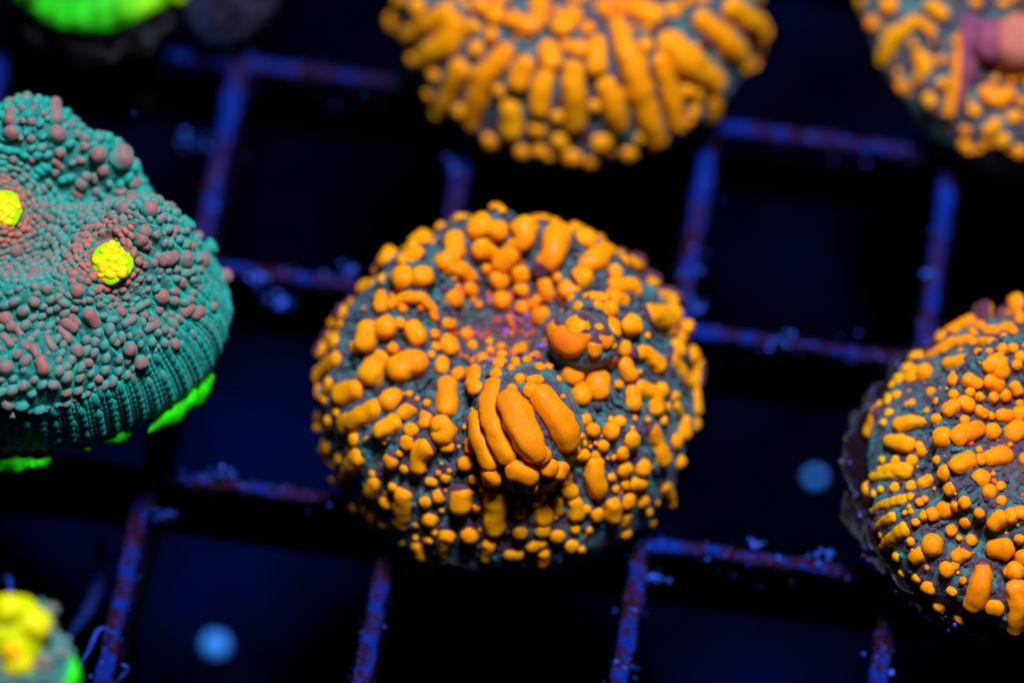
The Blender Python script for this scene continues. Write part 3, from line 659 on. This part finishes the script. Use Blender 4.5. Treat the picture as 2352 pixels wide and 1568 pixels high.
# ------------------------------------------------------------------ the orange coral behind, cut by the top edge
top = Coral('orange_coral', 'blurred orange coral with long radiating ridges at the top edge', 'coral', 1330, -25, 5.0, 425, PROF,
            centre=(0.0, 0.1), mat=M_TISSUE, seed=21, plug=(8.3, 1.9, 0.35, 4.2), lump=0.2, ridges=(40, 0.12),
            mouths=((0.0, 0.1, 0.22),), group='orange corals on the rack', nu=90, nt=260)
vG = '''120,130,58; 200,210,56 330,130,58 430,70,58; 300,330,62 420,250,64 470,140,58; 500,390,58 440,520,54 370,680,42; 350,430,34; 760,290,48 650,420,62 600,540,64 560,720,40; 870,370,54 830,470,56; 590,280,45; 700,90,54; 680,200,40; 800,110,48 900,150,50 960,80,46; 1000,410,42 960,520,58 950,620,54; 940,740,48; 1140,400,54 1150,540,66 1150,700,60;
1340,490,58 1380,600,64 1410,720,50; 1000,280,56 1020,350,58; 1180,280,48; 1280,250,52 1280,380,56; 1150,90,54 1080,160,54; 790,620,56 790,760,58; 1400,130,44 1440,260,54 1500,400,66 1560,600,68 1620,800,58; 1560,260,40; 1640,350,45 1700,520,58 1750,720,48; 1700,250,80 1830,370,86 1960,470,66; 1960,540,44 1950,660,46; 1880,110,52 1990,200,64 2090,300,62; 2050,40,62 2200,150,64; 2240,190,48;
1060,670,35; 1270,610,35; 1310,820,58; 1140,900,54; 950,860,42; 1070,810,45; 1465,880,45; 850,870,42; 670,810,48; 500,640,40; 1800,520,40; 1530,790,35; 1250,930,35; 1840,640,35; 1500,40,60 1600,90,66; 1420,40,56; 960,20,56; 250,40,50; 560,150,40; 720,520,34; 1230,160,40; 1340,60,40; 620,30,50'''
for p in parse('G', vG): top.vesicle_px(p, scale=1.0, flank=0.3 if rng.random() < 0.3 else 0.0)
top.fill_gaps(60, 11, 18); top.fill_hidden(50, 14, 30); top.carve(0.7)
granules(top, 1500, (0, 0), 1.1, 8, 16, lambda r: 0.45 + 0.2 * rng.random(), name='skin_beads', mat=M_VES, cap=0.6)
granules(top, 3000, (0, 0.05), 0.35, 6, 14, lambda r: 0.05 + 0.35 * rng.random())

# ------------------------------------------------------------------ the orange coral in the top right corner
PROFH = [(0.0, 0.40), (0.2, 0.42), (0.40, 0.38), (0.60, 0.32), (0.78, 0.22), (0.9, 0.08), (0.98, -0.05), (1.0, -0.18), (0.96, -0.30), (0.85, -0.38)]
cor = Coral('orange_coral', 'blurred orange coral with a pink swollen lobe in the top right corner', 'coral', 2415, 0, 5.0, 428, PROFH,
            centre=(-0.1, 0.0), mat=M_TISSUE, seed=33, plug=(8.3, 1.9, 0.35, 4.2), lump=0.24, mouths=((-0.25, 0.0, 0.25),),
            group='orange corals on the rack', nu=80, nt=240)
for (px, py, r, hu) in ((2274, 86, 46, 0.12), (2336, 88, 60, 0.5)):
    P, N, d = cor.hit(px, py + 12)
    V, F = ellipsoid(P - FWD * 0.5, AX, (r / cor.ppm, r * 1.1 / cor.ppm, r * 0.9 / cor.ppm), bump=0.08, seed=int(px))
    cor.add_solid('pink_lobe', V, F, M_PINK, {'pig': np.ones(len(V)), 'hue': np.full(len(V), hu)})
vH = '''480,50,74; 330,210,64; 430,530,68 500,360,84 700,190,58; 760,190,40 860,280,40; 860,60,64 960,130,58; 760,510,68 800,590,74 740,700,58; 930,540,44; 1120,300,32 1100,600,52 1060,800,56 1010,1000,54; 950,740,48; 840,890,64; 590,770,58; 1330,820,58 1460,880,78 1550,830,58; 1240,980,54; 1590,1040,64; 1370,1150,58 1430,1100,56; 1490,1250,64; 1160,1160,48; 1420,710,40; 1470,620,30; 1560,710,35; 1640,680,40;
1640,1350,58; 1660,900,40; 1250,30,45; 1500,30,45; 640,760,36; 700,400,40; 560,650,34; 1280,1330,36'''
cor.vesicle_px(parse('H', '1190,180,62 1205,380,72 1190,580,60 1140,760,44 1100,900,34')[0], mat=M_PINK, name='mauve_fold', hue=0.14, flank=0.0)
for p in parse('H', vH): cor.vesicle_px(p, scale=1.0, flank=0.3 if rng.random() < 0.3 else 0.0, hue=0.58 + rng.normal(0, 0.08))
cor.fill_gaps(30, 11, 18, hue=0.58); cor.fill_hidden(60, 14, 30); cor.carve(0.6)
granules(cor, 2500, (0, 0), 0.9, 6, 14, lambda r: 0.4 + 0.25 * rng.random(), mat=M_VES, cap=0.5)

# ------------------------------------------------------------------ the teal coral at the left edge
PROFT = [(0.0, 0.36), (0.2, 0.36), (0.42, 0.38), (0.60, 0.36), (0.78, 0.24), (0.92, 0.04), (0.99, -0.12), (1.0, -0.22), (0.95, -0.32), (0.85, -0.38)]
tl = Coral('teal_coral', 'teal green coral with rosy beads and bright yellow mouths at the left edge', 'coral', 5, 662, 11.6, 508, PROFT,
           mat=M_TEAL, seed=45, plug=(7.6, 7.6, 6.0, 3.2), lump=0.16, ridges=(34, 0.30), fine=0.12,
           rmod=[(0, 1.04), (11, 1.0), (21, 0.89), (30, 0.80), (35, 0.76), (40, 0.80), (46, 0.90), (54, 0.86), (62, 0.83), (80, 0.90), (95, 0.86), (130, 0.88), (180, 0.95), (230, 0.85), (270, 0.69), (291, 0.72), (319, 0.83), (339, 0.96)],
           bumps=((0.12, 0.60, 0.20, 0.20, 0.17), (0.52, 0.53, 0.12, 0.12, 0.12), (0.70, 0.10, 0.18, 0.18, 0.17), (0.36, 0.34, -0.20, 0.22, 0.10), (0.22, 0.03, -0.12, 0.2, 0.2), (0.25, -0.27, 0.10, 0.3, 0.10), (0.62, -0.25, -0.07, 0.2, 0.07), (0.498, -0.086, 0.10, 0.15, 0.14), (0.498, -0.086, -0.06, 0.08, 0.08), (0.006, 0.194, 0.09, 0.15, 0.14), (0.006, 0.194, -0.06, 0.08, 0.08)),
           mouths=((0.498, -0.086, 0.15), (0.006, 0.194, 0.16)), nu=150, nt=420)
def at_local(c, px, py):
    P, N, d = c.hit(px, py); return c.local(P[None])[0], P, N
big_beads = [('I', '''440,400,78; 80,290,54; 90,390,58; 90,170,48; 90,230,48; 245,305,32; 430,280,62; 430,220,58; 430,160,48; 465,545,42; 945,580,112; 760,560,78; 610,605,26 650,610,24; 800,685,42; 670,735,36; 725,730,30 735,760,28; 630,790,50; 750,850,35; 590,850,34 615,880,34; 840,910,38; 920,855,32 960,850,30; 1030,790,40 1065,775,40; 990,930,36 1060,890,44;
960,980,50; 815,1055,42; 950,1065,40; 1160,985,68; 1265,1050,38; 1440,1105,74; 1120,1160,56; 1095,1215,56; 1130,1260,46; 1210,1180,34; 1250,1380,52 1230,1360,44; 1300,1370,60; 1345,1350,48; 1440,1370,62; 1570,1380,78; 1630,1280,56; 1750,1500,54; 1490,1270,34; 1195,1400,34; 1075,1390,34; 1125,1415,28; 130,1310,52; 375,1350,48; 530,1350,40; 495,1480,38; 570,1490,42; 440,1430,38;
265,1470,38; 670,1140,42; 340,960,42; 245,600,28; 655,430,35; 655,500,35; 1265,1170,26; 1340,1190,30; 1540,1190,34; 170,200,28; 265,210,28; 340,240,30; 180,300,24; 560,330,30; 600,400,30; 160,430,26; 240,440,30; 100,600,32; 430,620,30 470,660,26; 430,700,32'''),
             ('J', '''600,145,58; 265,235,45; 690,330,80 740,400,56; 510,390,44 570,430,44; 560,350,30 600,400,30; 1255,190,56; 1430,320,42 1480,280,44; 1510,330,42 1560,300,42; 1410,80,42; 275,115,38; 360,130,42; 40,360,54; 85,420,46; 30,500,34 80,560,34; 370,520,36 410,590,34; 600,610,56; 680,705,38; 45,740,58; 320,690,48 340,750,52; 415,880,44; 765,830,35; 1010,600,58; 905,550,28; 1350,560,48; 970,400,34 1040,360,34;
1140,440,34 1220,400,36; 940,305,42; 1030,300,32; 1090,700,62; 850,275,25; 470,440,30 530,520,40; 130,430,30 160,480,28; 260,590,40 290,640,36; 1120,340,34; 1180,370,30; 1230,300,34; 1280,450,34; 60,1030,50; 180,560,30 220,590,28; 650,230,24; 900,220,26; 1560,120,24; 1650,270,40; 1330,330,30''')]
for crop, txt in big_beads:
    for p in parse(crop, txt):
        low = np.mean([q[1] for q in p]) > 960
        tl.vesicle_px(p, mat=M_BEAD, name='bead', hue=(0.32 if low else 0.50) + rng.normal(0, 0.07), flank=0.0, flat=1.0, lift=0.5, scale=(1.02 if crop == 'I' else 0.95) * (0.8 if p[0][2] > 21 else 1), crown=True, seg=16)
# the two mouths: a yellow green cup crowded with yellow lobes
for (px, py, R_, seed) in ((258, 604, 46, 5), (8, 482, 42, 6)):
    P, N, d = tl.hit(px, py); Nn = (N + HZ + -FWD * 0.6); Nn /= np.linalg.norm(Nn)
    t = np.cross(Nn, HY); t /= np.linalg.norm(t); b = np.cross(Nn, t)
    V, F = ellipsoid(P + Nn * 0.10, np.array([t, b, Nn]), (R_ / tl.ppm, R_ / tl.ppm * 1.1, 0.32), bump=0.12, seed=seed)
    mo = mesh_obj('mouth', V, F, M_MOUTH, tl.root, P, tl.base, {'pig': np.full(len(V), 0.1), 'hue': np.full(len(V), 0.2)})
    mo['label'] = 'yellow mouth ringed by rosy beads'
    tl.ves.append((P, R_ / tl.ppm * 0.95))
    for k in range(15):
        rr = R_ / tl.ppm * 0.78 * math.sqrt((k + 0.3) / 15); a = k * 2.4 + seed
        r = rng.uniform(0.15, 0.30)
        q = P + Nn * (0.36 - 0.15 * (rr / (R_ / tl.ppm)) ** 2) + (t * math.cos(a) + b * 1.1 * math.sin(a)) * rr
        e = (t * rng.normal() + b * rng.normal()); e /= np.linalg.norm(e)
        v0 = tl.vesicle([q - e * r * 0.4, q + e * r * 0.4], [Nn, Nn], [r, r], M_MOUTH, 0.42 + 0.3 * rng.random(), 'mouth_lobe', 0.0, 0.7, 10)
        v0.parent = mo; v0.location = v0.location + Vector(tl.base * MM) - Vector(P * MM)
# ring on ring of small beads round the mouths, and rows down the wall
SPB, SPBF = sphere_unit(10, 7)
tl.cache(); bag = Bag()
mth = [np.array(m_[:2]) for m_ in tl.mouths]
cand = []
def drop(l):                                                   # straight down onto the skin
    o_ = tl.world([l[0], l[1], 1.2])[0]; g = tl.bvh0.ray_cast(Vector(o_), Vector((0, 0, -1)))
    return (np.array(g[0]), np.array(g[1])) if g[0] is not None else None
tl.bvh0 = BVHTree.FromPolygons([tuple(v) for v in tl.pv[0]], tl.pf[0])
for mi, m_ in enumerate(mth):
    rho = 0.098; row = 0
    while rho < 1.6:
        stp = 0.027 + 0.012 * min(1, max(0, (rho - 0.12) / 0.3)); nb = int(2 * math.pi * rho / (stp * 1.15))
        for j in range(nb):
            a = 2 * math.pi * (j + 0.5 * (row % 2)) / nb
            a += rng.normal(0, 0.16) * stp / rho; wob = rng.normal(0, 0.0035) + 0.020 * mn.noise(Vector((math.cos(a) * 3, math.sin(a) * 3, rho * 4 + mi * 7)))
            l = m_ + (rho + wob) * np.array([math.cos(a), math.sin(a)])
            if np.hypot(*l) > 1.03 or np.hypot(*(l - mth[1 - mi])) < np.hypot(*(l - m_)): continue
            g = drop(l)
            if g is None: continue
            lz = tl.local(g[0][None])[0][2]
            if lz < 0.10: continue
            cand.append((g[0], g[1] if g[1][2] > 0 else -g[1], stp * tl.R * (0.57 + 0.24 * mn.noise(Vector(g[0] * 0.8)) + 0.14 * mn.noise(Vector(g[0] * 2.2)) + rng.normal(0, 0.06))))
        rho += stp * 0.98; row += 1
for j in range(230):                                           # the wall: columns of long beads
    a = 2 * math.pi * (j + rng.uniform(-0.12, 0.12)) / 230; colw = 0.6 + 0.5 * (j % 3 == 0) + rng.normal(0, 0.08)
    o_d = HX * math.cos(a) + HY * math.sin(a); z = 0.14
    while z > -0.34:
        o_ = tl.world([0, 0, z])[0] + o_d * 2.0 * tl.R; g = tl.bvh0.ray_cast(Vector(o_), Vector(-o_d))
        if g[0] is not None:
            n_ = np.array(g[1]); n_ = n_ if n_ @ o_d > 0 else -n_
            cand.append((np.array(g[0]), n_, 0.25 * colw))
        z -= 0.038 * colw + 0.008
P = [c_[0] for c_ in cand]; N = [c_[1] for c_ in cand]; RD = [max(0.1, c_[2]) for c_ in cand]; L = tl.local(np.array(P))
grid = {}
def clear(p, r):
    g = tuple(np.floor(p / 0.9).astype(int))
    for dx in (-1, 0, 1):
        for dy in (-1, 0, 1):
            for dz in (-1, 0, 1):
                for (q, s_) in grid.get((g[0] + dx, g[1] + dy, g[2] + dz), ()):
                    if np.linalg.norm(p - q) < (r + s_) * 0.62: return False
    return True
for p, nn, l, r in zip(P, N, L, RD):
    ds = [np.linalg.norm(l[:2] - q) for q in mth]; i = int(np.argmin(ds)); dm = ds[i]
    near = math.exp(-((dm - 0.11) / 0.07) ** 2)
    wall = l[2] < 0.12
    if not clear(p, r) or not (np.linalg.norm(tl._vc - p, axis=1) > tl._vr * 0.92 + r * 0.6).all(): continue
    grid.setdefault(tuple(np.floor(p / 0.9).astype(int)), []).append((p, r))
    if wall: t = HZ
    else:
        rd = l[:2] - mth[i]; t = HX * -rd[1] + HY * rd[0]
        if dm > 0.30: t = HX * rd[0] + HY * rd[1]
    t = t - nn * (t @ nn); t /= np.linalg.norm(t) + 1e-9; b = np.cross(nn, t)
    el = rng.uniform(1.05, 1.5) + 0.5 * max(0, mn.noise(Vector(p * 0.5 + 9))) if not wall else rng.uniform(1.5, 2.3)
    U = SPB * r * np.array([el, 0.95, 1.2 if not wall else 0.85])
    V = p + nn * r * (0.2 if not wall else 0.05) + U[:, :1] * t + U[:, 1:2] * b + U[:, 2:3] * nn
    up = SPB[:, 2]
    warm = 0.34 + 0.62 * near - 0.25 * float(l[1] > 0.28) - (0.36 if wall else 0) + rng.normal(0, 0.12)
    hue = np.clip(warm * sstep(0.1, 0.95, up), 0, 1)
    bag.put(V, SPBF, hue=hue, pig=np.full(len(V), 0.95))
bag.build('small_beads', M_BEAD, tl.root, tl.base, tl.base, 'stuff')
# bright green growing edge, broken into lengths along the foot of the wall
def growing_edge(c, a0, a1, rads, z, thick, seed, mat=M_GREEN):
    n_ = max(10, int((a1 - a0) / 1.0)); k = 10; V = []
    for i in range(n_ + 1):
        a = math.radians(a0 + (a1 - a0) * i / n_); f = math.sin(math.pi * i / n_) ** 0.5 + 0.02
        q = np.array([math.cos(a), math.sin(a)]); rad = rads[0] + (rads[1] - rads[0]) * i / n_; jit = mn.noise(Vector((a * 9, seed, 0))) * 0.03
        for j in range(k):
            b = 2 * math.pi * j / k
            w = thick * f * (1 + 0.5 * mn.noise(Vector((a * 24, seed * 3.1, j * 0.6))))
            V.append(c.world([*(q * (rad + jit + w * math.cos(b))), z + jit + 1.6 * w * math.sin(b)])[0])
    F = [(i * k + j, (i + 1) * k + j, (i + 1) * k + (j + 1) % k, i * k + (j + 1) % k) for i in range(n_) for j in range(k)]
    V = np.array(V); V += np.stack([vnoise(V, 0.7, seed)] * 3, 1) * 0.18
    o = mesh_obj('growing_edge', V, F, mat, c.root, V.mean(0), c.base); o['label'] = 'bright green growing edge'
growing_edge(tl, 248, 289, (0.765, 0.775), -0.27, 0.034, 3)
growing_edge(tl, 297, 301, (0.765, 0.78), -0.27, 0.02, 4)
growing_edge(tl, 306, 316, (0.80, 0.83), -0.28, 0.022, 4)
growing_edge(tl, 320, 344, (0.88, 0.99), -0.31, 0.036, 5)
growing_edge(tl, 200, 245, (0.85, 0.70), -0.36, 0.03, 6)

# ------------------------------------------------------------------ the small yellow and green coral, bottom left
PROFK = [(0.0, 0.55), (0.3, 0.52), (0.6, 0.42), (0.85, 0.2), (1.0, -0.1), (1.0, -0.3), (0.9, -0.45)]
sm = Coral('yellow_green_coral', 'small coral with swollen yellow mouth and green rim in the bottom left corner', 'coral', 22, 1535, 19.0, 142, PROFK,
           mat=M_TEAL, seed=57, plug=(2.4, 17.2, 8.2, 1.8), lump=0.3, ridges=(18, 0.12), mouths=((-0.2, 0.25, 0.4),), nu=60, nt=160)
P, N, d = sm.hit(22, 1448)
V, F = ellipsoid(P - FWD * 0.2, AX, (2.1, 1.9, 1.5), bump=0.18, seed=8)
yl = sm.add_solid('mouth', V, F, M_MOUTH, {'pig': np.full(len(V), 0.8), 'hue': 0.18 + 0.10 * vnoise(V, 1.2, 2)})
for (px, py, r) in ((84, 1436, 30), (18, 1400, 30), (40, 1525, 30)):
    sm.vesicle_px([(px, py, r)], mat=M_MOUTH, name='mouth_lobe', hue=0.20 + 0.35 * rng.random(), flank=0.0, lift=-0.1, seg=16, scale=1.1)
sm.vesicle_px([(28, 1500, 20)], mat=M_MOUTH, name='mouth_lobe', hue=0.95, flank=0.0, lift=0.1)
growing_edge(sm, 290, 376, (1.0, 1.0), -0.12, 0.14, 9); growing_edge(sm, 235, 300, (1.0, 1.0), -0.20, 0.18, 10)
for (px, py, r) in ((118, 1398, 16), (140, 1420, 12), (110, 1440, 15), (128, 1462, 14), (100, 1520, 16), (96, 1390, 12), (135, 1500, 12)):
    sm.vesicle_px([(px, py, r)], mat=M_BEAD, name='bead', hue=0.35 + rng.normal(0, 0.1), flank=0.0)
granules(sm, 1500, (0, 0), 1.2, 5, 10, lambda r: 0.12 + 0.25 * rng.random(), name='small_beads', mat=M_BEAD, cap=1.0)

# ------------------------------------------------------------------ the green coral cut by the top edge, and the lumpy stone beside it
PROFQ = [(0.0, 0.25), (0.4, 0.3), (0.7, 0.25), (0.9, 0.12), (1.0, -0.05), (0.98, -0.2), (0.85, -0.3)]
M_GTIS = mat_tissue('green_coral_tissue', (0.03, 0.50, 0.0), (0.01, 0.72, 0.0), (0.3, 0.8, 0.0), cell=1.0, bump=0.0002, sheen=(0.3, 1.0, 0.1), sheen_w=0.2)
gr = Coral('green_coral', 'blurred bright green coral cut off by the top left edge', 'coral', 218, -122, 7.0, 215, PROFQ, mat=M_GTIS, seed=61,
           plug=(5.6, 5.6, 0.35, 4.0), lump=0.25, ridges=(26, 0.18), mouths=((0.6, -0.7, 0.25),), nu=60, nt=200)
gr.fill_hidden(30, 14, 26, mat=mat_vesicle('green_bead', (0.03, 0.6, 0.0), (0.2, 0.75, 0.0), (0.6, 0.7, 0.0), (0.02, 0.4, 0.02)))
c = on_plane(512, -18, 3.0)
st = empty('lumpy_stone', (c[0], c[1], 0.0), 'blurred dark violet lumpy stone beside the green coral', 'stone')
V, F = ellipsoid((c[0], c[1], 2.4), np.eye(3), (2.9, 2.7, 2.4), nr=40, ns=60, bump=0.2, seed=3)
mesh_obj('core', V, F, M_FUZZ, st, c, (c[0], c[1], 0))
bag = Bag()
for q in range(150):
    u = rng.normal(size=3); u /= np.linalg.norm(u)
    if u[2] < -0.3: continue
    bag.put(np.array([c[0], c[1], 2.4]) + u * np.array([2.9, 2.7, 2.4]) + SPH * rng.uniform(0.2, 0.5), SPHF)
bag.build('lumps', M_FUZZ, st, c, (c[0], c[1], 0), 'stuff')

# ------------------------------------------------------------------ pebbles, algae strands, drifting specks
for (px, py, r, lab) in ((495, 1480, 0.80, 'pale blue pebble on the floor below the lower left cell'), (1872, 1095, 0.45, 'dimmer pale blue pebble on the floor left of the right coral')):
    P = on_plane(px, py, FLOOR_Z + r * 0.7)
    V, F = ellipsoid(P, np.eye(3), (r, r * 0.9, r * 0.75), nr=14, ns=20, bump=0.14, seed=int(px))
    o = mesh_obj('pebble', V, F, M_PEBBLE, None, P); o['label'] = lab; o['category'] = 'pebble'; o['group'] = 'pale pebbles on the tank floor'
def strand(pts, label, r0=0.16):
    C = [np.array(on_plane(x, y, z)) for (x, y, z) in pts]; c = catmull(C, 36); k = 8; V = []
    T = np.gradient(c, axis=0); T /= np.linalg.norm(T, axis=1)[:, None]
    for i in range(len(c)):
        a = np.cross(T[i], HZ + 0.01); a /= np.linalg.norm(a); b = np.cross(T[i], a); f = r0 * (0.35 + 0.65 * math.sin(math.pi * min(1, (i + 2) / 30)))
        for j in range(k): V.append(c[i] + f * (a * math.cos(6.2832 * j / k) + b * 0.6 * math.sin(6.2832 * j / k)))
    F = [(i * k + j, (i + 1) * k + j, (i + 1) * k + (j + 1) % k, i * k + (j + 1) % k) for i in range(len(c) - 1) for j in range(k)]
    F.append(tuple(range(k))[::-1]); F.append(tuple((len(c) - 1) * k + j for j in range(k)))
    o = mesh_obj('algae_strand', V, F, M_ALGAE, None, c[-1]); o['label'] = label; o['category'] = 'algae'; o['group'] = 'algae strands by the small yellow coral'
def kp(x, y): return ((0 + x * 700 / 2111) * 2352 / 3240, (1640 + y * 700 / 2111) * 2352 / 3240)
strand([(*kp(1020, 180), -9), (*kp(955, 260), -9), (*kp(965, 450), -8.5), (*kp(920, 680), -8), (*kp(830, 880), -8), (*kp(690, 1080), -7), (*kp(600, 1250), -6)], 'tall blurred dark blue algae strand curving up beside the yellow coral', 0.36)
strand([(*kp(1070, 1090), 1.0), (*kp(980, 1045), 1.4), (*kp(920, 1090), 1.4), (*kp(850, 1250), 1.0), (*kp(760, 1400), 0.5), (*kp(700, 1480), 0)], 'thin hooked algae strand bending over the rack bar', 0.17)
strand([(*kp(1160, 1390), 1.5), (*kp(1205, 1410), 1.5), (*kp(1200, 1460), 1.2), (*kp(1140, 1530), 0.8), (*kp(1060, 1590), 0.4)], 'short curled algae strand at the bottom edge on the rack bar', 0.17)
strand([(*kp(20, 585), -2), (*kp(70, 545), -1.5), (*kp(95, 620), -1), (*kp(95, 740), -0.5), (*kp(80, 860), 0)], 'short algae strand rising behind the yellow coral at the left edge', 0.2)
for i, (px, py, z, lab) in enumerate(((307, 261, 12.0, 'pale speck drifting above the teal coral'), (838, 218, 9.0, 'tiny blue speck drifting left of the top orange coral'))):
    P = on_plane(px, py, z); V, F = ellipsoid(P, np.eye(3), (0.09 - 0.05 * i, 0.06 - 0.03 * i, 0.12 - 0.07 * i), nr=6, ns=8, bump=0.3, seed=i)
    o = mesh_obj('drifting_speck', V, F, M_PEBBLE if i else M_GRAIN, None, P); o['label'] = lab; o['category'] = 'speck'
